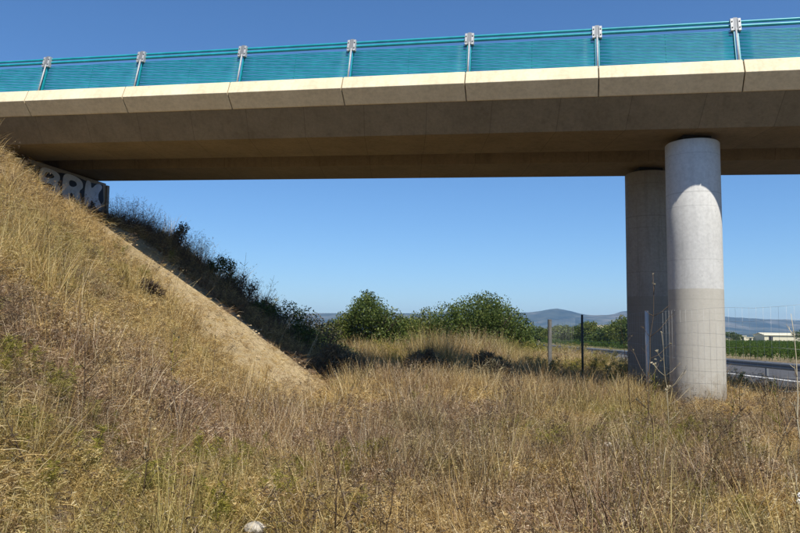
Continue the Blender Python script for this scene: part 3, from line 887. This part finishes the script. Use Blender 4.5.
# --- brittle dark dead weeds
mesh_d = [blade_mesh('dead_clump', M['deadweed'], branchy([.42, .5, .62, .38, .7][k], .05, 8, 3, .003, .55, .0021), 600 + k, 5) for k in range(5)]
P = sample(lambda x, y: (1 - .85 * apron(x, y)) * (3.5 + 26 * np.clip((dcoord(x, y) - 3.2) / .8, 0, 1) * np.clip((7.6 - dcoord(x, y)) / .6, 0, 1) * (x < -1.2) + 12 * np.clip((fbm(x, y, 2.4, 81) - .5) * 4, 0, 1)) * zones(x, y)[4] * np.clip(1 - zones(x, y)[2] * 1.2, 0, 1) * np.clip(18 / np.maximum(y, 1), .2, 1), 3.0, 45, lambda y: 30)
x, y = P[:, 0], P[:, 1]
sc = RNG.uniform(.5, 1.35, len(P))
rot = np.stack([RNG.normal(0, .2, len(P)), RNG.normal(0, .2, len(P)), RNG.uniform(0, 6.283, len(P))], 1)
scatter('dead_weeds', 'stuff', mesh_d, np.stack([x, y, ground(x, y)], 1), rot, np.stack([sc] * 3, 1), RNG.integers(0, 5, len(P)), {'tint': RNG.random(len(P)), 'green': RNG.random(len(P))})

# --- green crop field right of the highway
mesh_v = [blade_mesh('crop_clump', M['leaf_green'], branchy(.85, .35, 8, 6, .05, .6, .01), 700 + k, 5) for k in range(4)]
rows = []
for xr in np.arange(26.2, 150, 2.2):
    yy = np.arange(max(36, xr * 1.55), min(205, xr * 2.9 + 60), 1.0 if xr < 60 else 1.6)
    rows.append(np.stack([xr + RNG.normal(0, .15, len(yy)), yy + RNG.normal(0, .3, len(yy))], 1))
P = np.concatenate(rows)
x, y = P[:, 0], P[:, 1]
sc = RNG.uniform(.8, 1.2, len(P))
rot = np.stack([0 * x, 0 * x, RNG.uniform(0, 6.283, len(P))], 1)
scatter('crop_field', 'stuff', mesh_v, np.stack([x, y, ground(x, y)], 1), rot, np.stack([sc * 1.3, sc * 1.3, sc], 1), RNG.integers(0, 4, len(P)), {'tint': RNG.random(len(P)), 'green': RNG.random(len(P))})

# --- bushes and trees: a crown of many leaves in uneven lobes, with limbs
def leaf_cloud(lobes, n, size, seed, aspect=2.0, shell=.55):
    rg = np.random.default_rng(seed)
    w = np.array([l[3] * l[4] * l[5] for l in lobes]) ** .7; w = w / w.sum()
    k = rg.choice(len(lobes), n, p=w)
    L = np.array(lobes)[k]
    dv = rg.normal(size=(n, 3)); dv /= np.linalg.norm(dv, axis=1)[:, None]
    rad = shell + (1.04 - shell) * rg.random(n) ** .6
    # ragged surface: the reach of each direction varies
    rag = .72 + .55 * vnoise(dv[:, 0] * 3 + k * 5.1, dv[:, 1] * 3 + dv[:, 2] * 2.3, .55, seed % 50)
    c = L[:, :3] + dv * L[:, 3:6] * (rad * rag)[:, None]
    c = c[c[:, 2] > .03]
    n = len(c)
    ax = rg.normal(size=(n, 3)) + np.array([0, 0, .5]); ax /= np.linalg.norm(ax, axis=1)[:, None]
    b = np.cross(ax, rg.normal(size=(n, 3))); b /= np.linalg.norm(b, axis=1)[:, None]
    s = size * rg.uniform(.6, 1.35, n)[:, None]
    nn = np.cross(ax, b)
    p0 = c - ax * s * .5; p1 = c + b * s * .5 / aspect + nn * s * .08; p2 = c + ax * s * .5; p3 = c - b * s * .5 / aspect + nn * s * .08
    V = np.stack([p0, p1, p2, p3], 1).reshape(-1, 3)
    tone = np.repeat(np.clip(rg.normal(.5, .22, n), 0, 1), 4)
    return V, tone
def leaf_mesh(name, V, tone):
    me = bpy.data.meshes.new(name); n = len(V)
    me.vertices.add(n); me.vertices.foreach_set('co', V.astype(np.float32).ravel())
    me.loops.add(n); me.loops.foreach_set('vertex_index', np.arange(n))
    me.polygons.add(n // 4); me.polygons.foreach_set('loop_start', np.arange(0, n, 4))
    me.update(calc_edges=True)
    a = me.attributes.new('bl', 'FLOAT', 'POINT'); a.data.foreach_set('value', tone.astype(np.float32))
    return me
def limbs(mb, rg, base, top, rad, depth, spread):
    base, top = Vector(base), Vector(top); L = (top - base).length
    m1 = base.lerp(top, .5) + Vector((rg.gauss(0, .08), rg.gauss(0, .08), rg.gauss(0, .03))) * L
    mb.tube([base, m1, top], [rad, rad * .75, rad * .35], 5, 0, False)
    if depth:
        for k in range(3):
            f = rg.uniform(.4, 1); b = m1.lerp(top, f * .9)
            d = (top - base).normalized() + Vector((rg.gauss(0, spread), rg.gauss(0, spread), rg.gauss(.1, spread * .6)))
            limbs(mb, rg, b, b + d.normalized() * L * rg.uniform(.35, .55), rad * .5, depth - 1, spread)
def bush(name, label, cat, x, y, w, h, n, leaf, mat, seed, group=None, nl=7, lean=0, trunk=.0, aspect=2.0, shell=.5):
    rg = random.Random(seed)
    z = gz(x, y) - .03
    r = empty(name, (x, y, z)); tag(r, label, cat, group)
    lobes = []
    t0 = trunk
    lobes.append((0, 0, t0 + (h - t0) * .45, w * .40, w * .36, (h - t0) * .48))
    for k in range(nl):
        a = rg.uniform(0, 6.283); q = rg.uniform(.35, .8) * w * .42
        s = rg.uniform(.16, .28) * w
        zz = t0 + (h - t0) * rg.uniform(.22, .82)
        lobes.append((q * math.cos(a), q * math.sin(a) * .85, zz, s, s, s * min(1.2, h / w) * rg.uniform(.8, 1.2)))
    for k in range(3):   # tips
        a = rg.uniform(0, 6.283); q = rg.uniform(0, .5) * w * .35
        lobes.append((q * math.cos(a), q * math.sin(a), h * rg.uniform(.82, .97), w * .09, w * .09, h * .14))
    V, T = leaf_cloud(lobes, n, leaf, seed, aspect, shell)
    crown = link('crown' if trunk else 'foliage', leaf_mesh('foliage', V, T), r, [mat])
    mb = MB()
    ns = 1 if trunk else 4
    for k in range(ns):
        a = rg.uniform(0, 6.283); q = 0 if trunk else w * .06
        limbs(mb, rg, (q * math.cos(a), q * math.sin(a), -.1), (w * .22 * math.cos(a) * (0.3 if trunk else 1), w * .22 * math.sin(a) * (.3 if trunk else 1), h * .5), max(.02, h * (.035 if trunk else .016)), 2, .5)
    mb.build('trunk' if trunk else 'stem', M['bark'], r)
    return r
def px2x(px, Yd): return (px - 400) / FPX * Yd * 1.0 + 0.0

# the two big green bushes in the middle distance and the lower growth between them
bush('green_bush', 'dark green bush with a pointed top, left of the wider green bush', 'bush', px2x(371, 40), 40, 3.6, 3.75, 15000, .125, M['leaf_dark'], 1, nl=13)
bush('green_bush', 'wide rounded green bush in the middle distance, the largest bush', 'bush', px2x(484, 42), 42, 5.6, 3.75, 24000, .13, M['leaf_dark'], 2, nl=20)
bush('low_bush', 'low light green bush filling the gap between the two big bushes', 'bush', px2x(425, 44), 44, 4.4, 2.9, 11000, .125, M['leaf_mid'], 3, nl=7)
bush('low_bush', 'low pale green bush left of the pointed bush at the foot of the embankment', 'bush', px2x(333, 40), 40, 2.6, 2.2, 6000, .115, M['leaf_mid'], 4, nl=6)
bush('low_bush', 'small olive bush in front of the wide rounded bush', 'bush', px2x(447, 36), 36, 2.0, 1.25, 3000, .13, M['leaf_mid'], 5, nl=6)
bush('low_bush', 'small olive bush right of the wide rounded bush', 'bush', px2x(530, 44), 44, 2.2, 1.6, 2600, .14, M['leaf_mid'], 6, nl=6)

for i, (px, Yd, w, h, mt, lb) in enumerate([
    (400, 41, 2.8, 2.5, 'leaf_mid', 'olive bush joining the pointed bush to the low light green one'),
    (455, 40.5, 2.6, 2.9, 'leaf_dark', 'dark bush leaning on the left flank of the wide rounded bush'),
    (352, 41, 2.0, 2.9, 'leaf_mid', 'olive bush against the left side of the pointed bush'),
    (418, 37, 2.4, 1.5, 'leaf_mid', 'low olive bush in front of the gap between the two big bushes'),
    (500, 37, 2.2, 1.35, 'leaf_mid', 'low olive bush at the front right of the wide rounded bush'),
    (318, 36, 2.4, 1.7, 'leaf_green', 'low bright green bush at the foot of the shaded slope')]):
    bush('hedge_bush', lb, 'bush', px2x(px, Yd), Yd, w, h, 6500, .12, M[mt], 130 + i, 'bushes between the two big ones', nl=7)

# shrubs along the shaded far edge of the embankment, placed on the slope
SH = [  # px, Y, width, height, leaves, label
    (178, 26.0, .75, 1.0, 900, 'small dark rounded shrub, highest on the skyline of the shaded slope'),
    (208, 26.0, .6, .6, 600, 'tiny dark shrub second from the top of the shaded slope'),
    (221, 26.2, 1.3, 1.05, 1700, 'dark shrub in the middle of the shaded slope, left of the wide one'),
    (243, 26.4, 1.25, .95, 1700, 'dark wide shrub halfway down the shaded slope'),
    (268, 26.6, 1.3, .85, 1600, 'dark low shrub below the middle of the shaded slope'),
    (293, 27.0, 1.7, 1.3, 2600, 'dark shrub on the lower shaded slope under the bare branches'),
    (318, 27.2, 1.9, 1.45, 3000, 'broad dark shrub at the foot of the shaded slope'),
    (345, 27.5, 1.6, 1.05, 2200, 'dark shrub on flat ground at the end of the shaded slope'),
    (300, 24.6, 1.3, .8, 1700, 'dark low shrub in the shade beside the lit slope edge'),
    (330, 24.6, 1.2, .8, 1500, 'dark low shrub where the lit slope edge meets the flat grass'),
    (258, 25.0, 1.0, .55, 1100, 'low dark shrub in the shade halfway along the lit edge'),
]
for i, (px, Yd, w, h, n, lb) in enumerate(SH):
    bush('dark_shrub', lb, 'shrub', px2x(px, Yd), Yd, w * 1.12, h * 1.2, int(n * 1.15), .075, M['leaf_dark'] if i % 3 else M['leaf_grey'], 30 + i, 'shrubs along the shaded slope', nl=6, shell=.35)
for i, (px, Yd, lb) in enumerate([(430, 20.4, 'dark grey tussock in the shadow strip below the gap between the bushes'), (490, 19.7, 'dark grey tussock in the shadow strip below the wide bush'), (335, 22.0, 'dark grey tussock at the tip of the slope shadow'),
                                  (147, 14.2, 'grey brown dead tussock on the sunlit slope')]):
    bush('grey_tussock', lb, 'tussock', px2x(px, Yd), Yd, 1.6 if i < 3 else .8, 1.15 if i < 3 else .5, 4200, .21, M['leaf_grey'] if i < 3 else M['deadweed'], 60 + i, 'dark tussocks', nl=5, aspect=9, shell=.2)

# trees beyond the highway, seen between the bushes and the pillars
TR = [(529, 165, 3.8, 3.2, 'left most'), (541, 158, 3.4, 3.0, ''), (556, 150, 4.2, 3.4, ''), (570, 128, 3.2, 3.1, ''), (583, 126, 3.4, 3.5, ''), (592, 122, 2.6, 3.8, ''), (602, 112, 2.8, 2.2, ''), (613, 108, 3.2, 3.1, ''), (624, 98, 3.4, 3.9, ''), (638, 92, 3.2, 3.6, '')]
TL_ = ['far dark tree right beside the wide green bush', 'far dark tree behind the square concrete fence post', 'far dark tree just right of the concrete fence post', 'far dark tree left of the dark steel post', 'far dark tree right behind the dark steel post',
       'tall narrow far tree left of the small beige house', 'low light green tree in front of the small beige house', 'far green tree just right of the small beige house', 'tall far tree beside the shaded pillar', 'far tree half hidden by the shaded pillar']
for i, ((px, Yd, w, h, _), lb) in enumerate(zip(TR, TL_)):
    bush('roadside_tree', lb, 'tree', px2x(px, Yd), Yd, w * 1.75, h * 1.05, 4200, .30, M['leaf_dark'] if i % 3 != 2 else M['leaf_mid'], 80 + i, 'trees beyond the highway', nl=7, trunk=.15)
# a far dark hedge line at the end of the field
for i, (px, Yd, w, h, lb) in enumerate([(733, 290, 7, 3.4, 'dark far tree at the field end beside the sunlit pillar'), (738, 310, 6, 2.6, 'second dark far tree from the sunlit pillar at the field end'), (803, 280, 9, 4.5, 'dark far tree at the right end of the long pale shed'), (757, 320, 4, 3.0, 'dark far bush left of the long pale shed')]):
    bush('field_tree', lb, 'tree', px2x(px, Yd), Yd, w, h, 1500, .5, M['leaf_dark'], 110 + i, 'trees at the end of the field', nl=6, trunk=.6)

def pebble(seed):
    rg = random.Random(seed); mb = MB()
    for k in range(5):
        c = Vector((rg.gauss(0, .12), rg.gauss(0, .12), 0)); r_ = rg.uniform(.012, .04)
        top = c + Vector((rg.gauss(0, .2) * r_, rg.gauss(0, .2) * r_, r_ * rg.uniform(.5, .9)))
        ring = [c + Vector((math.cos(a) * r_ * rg.uniform(.8, 1.25), math.sin(a) * r_ * rg.uniform(.8, 1.2), -.01)) for a in (0, 1.05, 2.1, 3.14, 4.2, 5.2)]
        mid = [p.lerp(top, .35) + Vector((0, 0, r_ * .45)) for p in ring]
        mb.add(ring + mid + [top], [(q, (q + 1) % 6, (q + 1) % 6 + 6, q + 6) for q in range(6)] + [(q + 6, (q + 1) % 6 + 6, 12) for q in range(6)])
    me = mb.mesh('pebbles'); me.materials.append(M['clod']); return me
P = sample(lambda x, y: 9.0 * apron(x, y) * np.clip(fbm(x, y, .8, 97) * 2 - .4, 0, 1), 8, 30, lambda y: 14)
n = len(P); sc = RNG.uniform(.4, 1.2, n)
scatter('loose_stones', 'stuff', [pebble(k) for k in range(4)], np.stack([P[:, 0], P[:, 1], ground(P[:, 0], P[:, 1])], 1), np.stack([0 * sc, 0 * sc, RNG.uniform(0, 6.28, n)], 1), np.stack([sc] * 3, 1), RNG.integers(0, 4, n), {'tint': RNG.random(n)})

# --- single tall weeds and dry stalks, each a thing of its own
def stalk(name, label, px, Yd, h, lean, mat, seed, nb=6, heads=0, rad=.006, cat='weed', group=None, blen=.35, droop=0.0, head_mat=None, hs=.018):
    rg = random.Random(seed)
    if Yd < 15 and cat == 'weed': rad *= 1.35; h *= 1.18
    x = px2x(px, Yd); z = gz(x, Yd)
    r = empty(name, (x, Yd, z - .04)); tag(r, label, cat, group)
    lx, ly = lean
    def pt(s): return Vector((h * (lx * s + rg.gauss(0, .006)), h * (ly * s), h * s * (1 - droop * s)))
    sp = [pt(k / 8) for k in range(9)]
    mb = MB(); mb.tube(sp, [rad * (1 - .75 * k / 8) for k in range(9)], 5)
    tips = [sp[-1]]
    for b in range(nb):
        f = rg.uniform(.3, .95); q = sp[int(f * 8)]
        a = rg.uniform(0, 6.283); L = h * blen * rg.uniform(.4, 1) * (1.2 - f)
        e = q + Vector((math.cos(a) * L * .75 + lx * L * .4, math.sin(a) * L * .6, L * rg.uniform(.45, 1)))
        m = q.lerp(e, .5) + Vector((0, 0, -.08 * L))
        mb.tube([q, m, e], [rad * .5, rad * .4, rad * .2], 4)
        tips.append(e)
        for c in range(2):
            s = rg.uniform(.4, .9); q2 = m.lerp(e, s); a2 = a + rg.uniform(-1, 1)
            e2 = q2 + Vector((math.cos(a2), math.sin(a2) * .7, rg.uniform(.4, 1.1))) * L * .32
            mb.tube([q2, e2], [rad * .3, rad * .15], 3, 0, False); tips.append(e2)
    me = mb.mesh('stem')
    a_ = me.attributes.new('bl', 'FLOAT', 'POINT'); a_.data.foreach_set('value', [rg.uniform(.2, .9)] * len(me.vertices))
    link('stem', me, r, [mat])
    if heads:
        hm_ = head_mat or mat
        mb = MB()
        for t in tips[:heads]:
            for k in range(7):      # bristly seed head of small leaf-like bracts
                dv = Vector((rg.gauss(0, 1), rg.gauss(0, 1), rg.gauss(.5, .7))).normalized() * hs * rg.uniform(.7, 1.6)
                sd = dv.orthogonal().normalized() * hs * .42
                mb.add([t - dv * .15, t + dv * .5 + sd, t + dv, t + dv * .5 - sd], [(0, 1, 2, 3)])
        me = mb.mesh('seed_heads')
        a_ = me.attributes.new('bl', 'FLOAT', 'POINT'); a_.data.foreach_set('value', [rg.uniform(.3, 1)] * len(me.vertices))
        o = link('seed_heads', me, r, [hm_]); tag(o, kind='stuff')
    return r
D, PS, WD = M['deadweed'], M['pale_stalk'], M['weed']
ST = [
 ('dry_weed', 'tall dry weed with brown seed heads in front of the shaded pillar', 645, 12.0, 2.35, (.06, 0), D, 9, 12, .008),
 ('dry_weed', 'tall thin weed left of the shaded pillar against the sky', 632, 13.0, 1.75, (-.09, 0), D, 8, 8, .006),
 ('dry_weed', 'dry weed with pale seed heads between the two pillars', 668, 11.2, 1.5, (-.05, 0), PS, 8, 10, .006),
 ('dead_branch', 'dark dead branch slanting up to the right in front of the sunlit pillar base', 676, 8.4, .95, (.85, 0), D, 7, 0, .013),
 ('dry_weed', 'dark leafy weed stem rising left of the sunlit pillar base', 655, 9.0, 1.05, (-.12, 0), D, 8, 6, .006),
 ('dry_weed', 'dark bushy weed at the road side right of the sunlit pillar', 755, 10.5, .95, (.10, 0), D, 10, 6, .006),
 ('dry_weed', 'branched olive weed right beside the sunlit pillar base', 722, 10.0, .85, (.15, 0), WD, 10, 6, .006),
 ('dry_weed', 'thin dark weed at the lower right slanting right', 762, 8.2, .75, (.35, 0), D, 5, 0, .006),
 ('dry_weed', 'dark twiggy weed in front of the road just right of the sunlit pillar', 735, 11.5, .95, (.05, 0), D, 13, 8, .006),
 ('dry_weed', 'olive twiggy weed hiding the road near the right edge', 778, 11.0, .95, (-.08, 0), WD, 14, 10, .006),
 ('dry_weed', 'dark low weed at the right edge below the road', 790, 9.2, .8, (-.2, 0), D, 10, 6, .006),
 ('dry_weed', 'olive weed with dark twigs in front of the foot of the shaded pillar', 648, 13.2, 1.0, (.1, 0), WD, 12, 9, .006),
 ('dry_weed', 'dark weed standing beside the square concrete fence post', 556, 27.0, 1.5, (.12, 0), D, 12, 8, .009),
 ('dry_weed', 'dark dry weed between the square post and the dark steel post', 568, 24.5, 1.2, (-.1, 0), D, 12, 8, .008),
 ('white_stalk', 'bleached white dry stalk with a dark head at the right edge', 797, 8.6, 1.95, (-.03, 0), PS, 3, 0, .013),
 ('dry_weed', 'dark upright stem at the bottom just left of the centre', 338, 5.4, .62, (.05, 0), D, 4, 0, .006),
 ('dry_weed', 'tall dark stem at the bottom centre leaning left', 362, 5.3, .85, (-.22, 0), D, 3, 0, .006),
 ('dry_weed', 'dark stem at the bottom right of the centre stem', 385, 5.3, .7, (.14, 0), D, 4, 3, .005),
 ('dry_weed', 'thin dark stem at the bottom centre nearest the white rock', 318, 5.5, .5, (-.10, 0), D, 4, 3, .005),
 ('dry_weed', 'tall dark weed on the left slope below the dead tussock', 92, 7.0, .95, (-.05, 0), D, 6, 4, .006),
 ('dry_weed', 'dark weed at the far left edge of the lower slope', 16, 6.2, .8, (-.25, 0), D, 6, 4, .006),
 ('dry_weed', 'leaning dark weed at the lower left corner', 58, 5.4, .7, (-.45, 0), D, 5, 3, .006),
 ('dry_weed', 'dark branched weed at the lower left between the green weeds', 150, 6.0, .75, (.06, 0), D, 7, 5, .006),
 ('dry_weed', 'thin dark stem on the lit slope right of the dead tussock', 190, 8.4, .85, (-.18, 0), D, 5, 3, .006),
 ('dry_weed', 'brown weed on the lit slope near the shadow edge', 215, 12.0, .75, (.04, 0), D, 7, 5, .006),
 ('dry_weed', 'green tinged weed clump stem on the middle of the lit slope', 175, 10.5, .7, (.02, 0), WD, 9, 6, .006),
 ('pale_stalk', 'pale straw stalk lying across the lower left weeds', 100, 5.9, .42, (1.1, 0), PS, 2, 0, .004),
 ('pale_stalk', 'pale broken straw stalk low in the centre of the foreground', 290, 6.2, .3, (-.9, 0), PS, 2, 0, .004),
 ('pale_stalk', 'pale forked stalk at the right of the centre foreground', 398, 6.0, .4, (-.3, 0), PS, 3, 0, .004),
 ('pale_stalk', 'pale upright stalk in the middle of the foreground grass', 497, 7.2, .48, (.15, 0), PS, 3, 2, .005),
 ('pale_stalk', 'pale stalk carrying white snails at the lower right corner', 797, 6.0, .62, (-.12, 0), PS, 3, 0, .006),
 ('bare_branch', 'arching bare grey branch against the sky above the lower shaded slope', 322, 26.5, 1.9, (.45, 0), D, 9, 0, .014),
 ('bare_branch', 'bare twiggy branch leaning right above the dark shrubs of the slope', 262, 26.0, 1.7, (.25, 0), D, 10, 0, .013),
 ('bare_branch', 'thin bare branch standing upright over the middle of the shaded slope', 240, 26.0, 1.9, (.10, 0), D, 9, 0, .012),
 ('bare_branch', 'pale bare branch lying over the shaded slope near its lit edge', 278, 22.0, 1.1, (.5, 0), PS, 5, 0, .012),
 ('bare_branch', 'pale bare branch leaning in the shade above the slope foot', 305, 22.5, 1.2, (.45, 0), PS, 5, 0, .012),
]
for i, (nm, lb, px, Yd, h, ln_, mt, nb, hd, rd) in enumerate(ST):
    stalk(nm, lb, px, Yd, h, ln_, mt, 900 + i, nb, hd, rd, {'dead_branch': 'branch', 'bare_branch': 'branch', 'white_stalk': 'stalk', 'pale_stalk': 'stalk'}.get(nm, 'weed'),
          droop=.28 if 'arching' in lb else 0.0, head_mat=D if nm == 'white_stalk' else (PS if mt is PS else M['leaf_grey']))
# tall dry stems fringing the top of the shaded slope, against the sky
mesh_f = [blade_mesh('fringe_clump', M['deadweed'], branchy(1.25, .22, 7, 2, .006, .7, .0045), 820 + k, 7) for k in range(4)]
n = 300
f = RNG.random(n) ** .9
px = 108 + f * 225; Yd = RNG.uniform(25.2, 27.2, n)
x = (px - 400) / FPX * Yd
P = np.stack([x, Yd, ground(x, Yd)], 1)
sc = RNG.uniform(.45, 1.15, n)
rot = np.stack([RNG.normal(0, .2, n), RNG.normal(0, .2, n), RNG.uniform(0, 6.283, n)], 1)
scatter('fringe_weeds', 'stuff', mesh_f, P, rot, np.stack([sc] * 3, 1), RNG.integers(0, 4, n), {'tint': RNG.random(n), 'green': RNG.random(n)})

# --- stones and snails
def stone(label, px, Yd, r_, seed, lift=.02):
    rg = random.Random(seed); x = px2x(px, Yd)
    import bmesh
    bm = bmesh.new(); bmesh.ops.create_icosphere(bm, subdivisions=3, radius=r_)
    for v in bm.verts:
        c = v.co.normalized()
        k = 1 + .35 * (float(vnoise(c.x * 2 + seed, c.y * 2 + c.z * 1.7, .8, seed)) - .5) + .2 * (float(vnoise(c.x * 6, c.y * 6 + c.z * 5, .8, seed + 2)) - .5)
        v.co = Vector((c.x * 1.25, c.y, c.z * .75)) * r_ * k
    me = bpy.data.meshes.new('rock'); bm.to_mesh(me); bm.free()
    o = link('rock', me, None, [M['stone']]); o.location = (x, Yd, lift)
    tag(o, label, 'rock', 'pale rocks in the grass')
stone('pale white rock at the bottom left of the centre foreground', 262, 5.6, .066, 3, .145)
stone('small pale rock at the far left bottom edge', 72, 6.0, .035, 5, gz(px2x(72, 6.0), 6.0) + .08)
stone('small pale rock in the grass left of the sunlit pillar base', 606, 9.6, .045, 8, .20)
def snail(label, px, py, Yd):
    x = px2x(px, Yd); z = EYE + (333.1 + (px - 400) * .0121 - py) / FPX * Yd
    mb = MB(); pts, rr = [], []
    for k in range(26):
        a = k / 25 * 4.6 * math.pi; q = .0075 * (k / 25) ** 1.1
        pts.append(Vector((q * math.cos(a), .004 * (1 - k / 25), q * math.sin(a)))); rr.append(.0015 + .0062 * k / 25)
    mb.tube(pts, rr, 7)
    o = mb.build('snail', M['shell'], None); o.location = (x, Yd, z); o.scale = (1.6, 1.6, 1.6)
    tag(o, label, 'snail', 'white snails on a stalk')
for lb, px, py in (('topmost white snail on the pale stalk at the lower right', 798.5, 477), ('large white snail just below the topmost one', 796.5, 482.5), ('white snail in the middle of the snail stalk', 792.5, 491), ('lowest white snail of the four on the stalk', 791.5, 497), ('single white snail low in the grass left of the snail stalk', 784, 516)):
    snail(lb, px, py, 5.95)
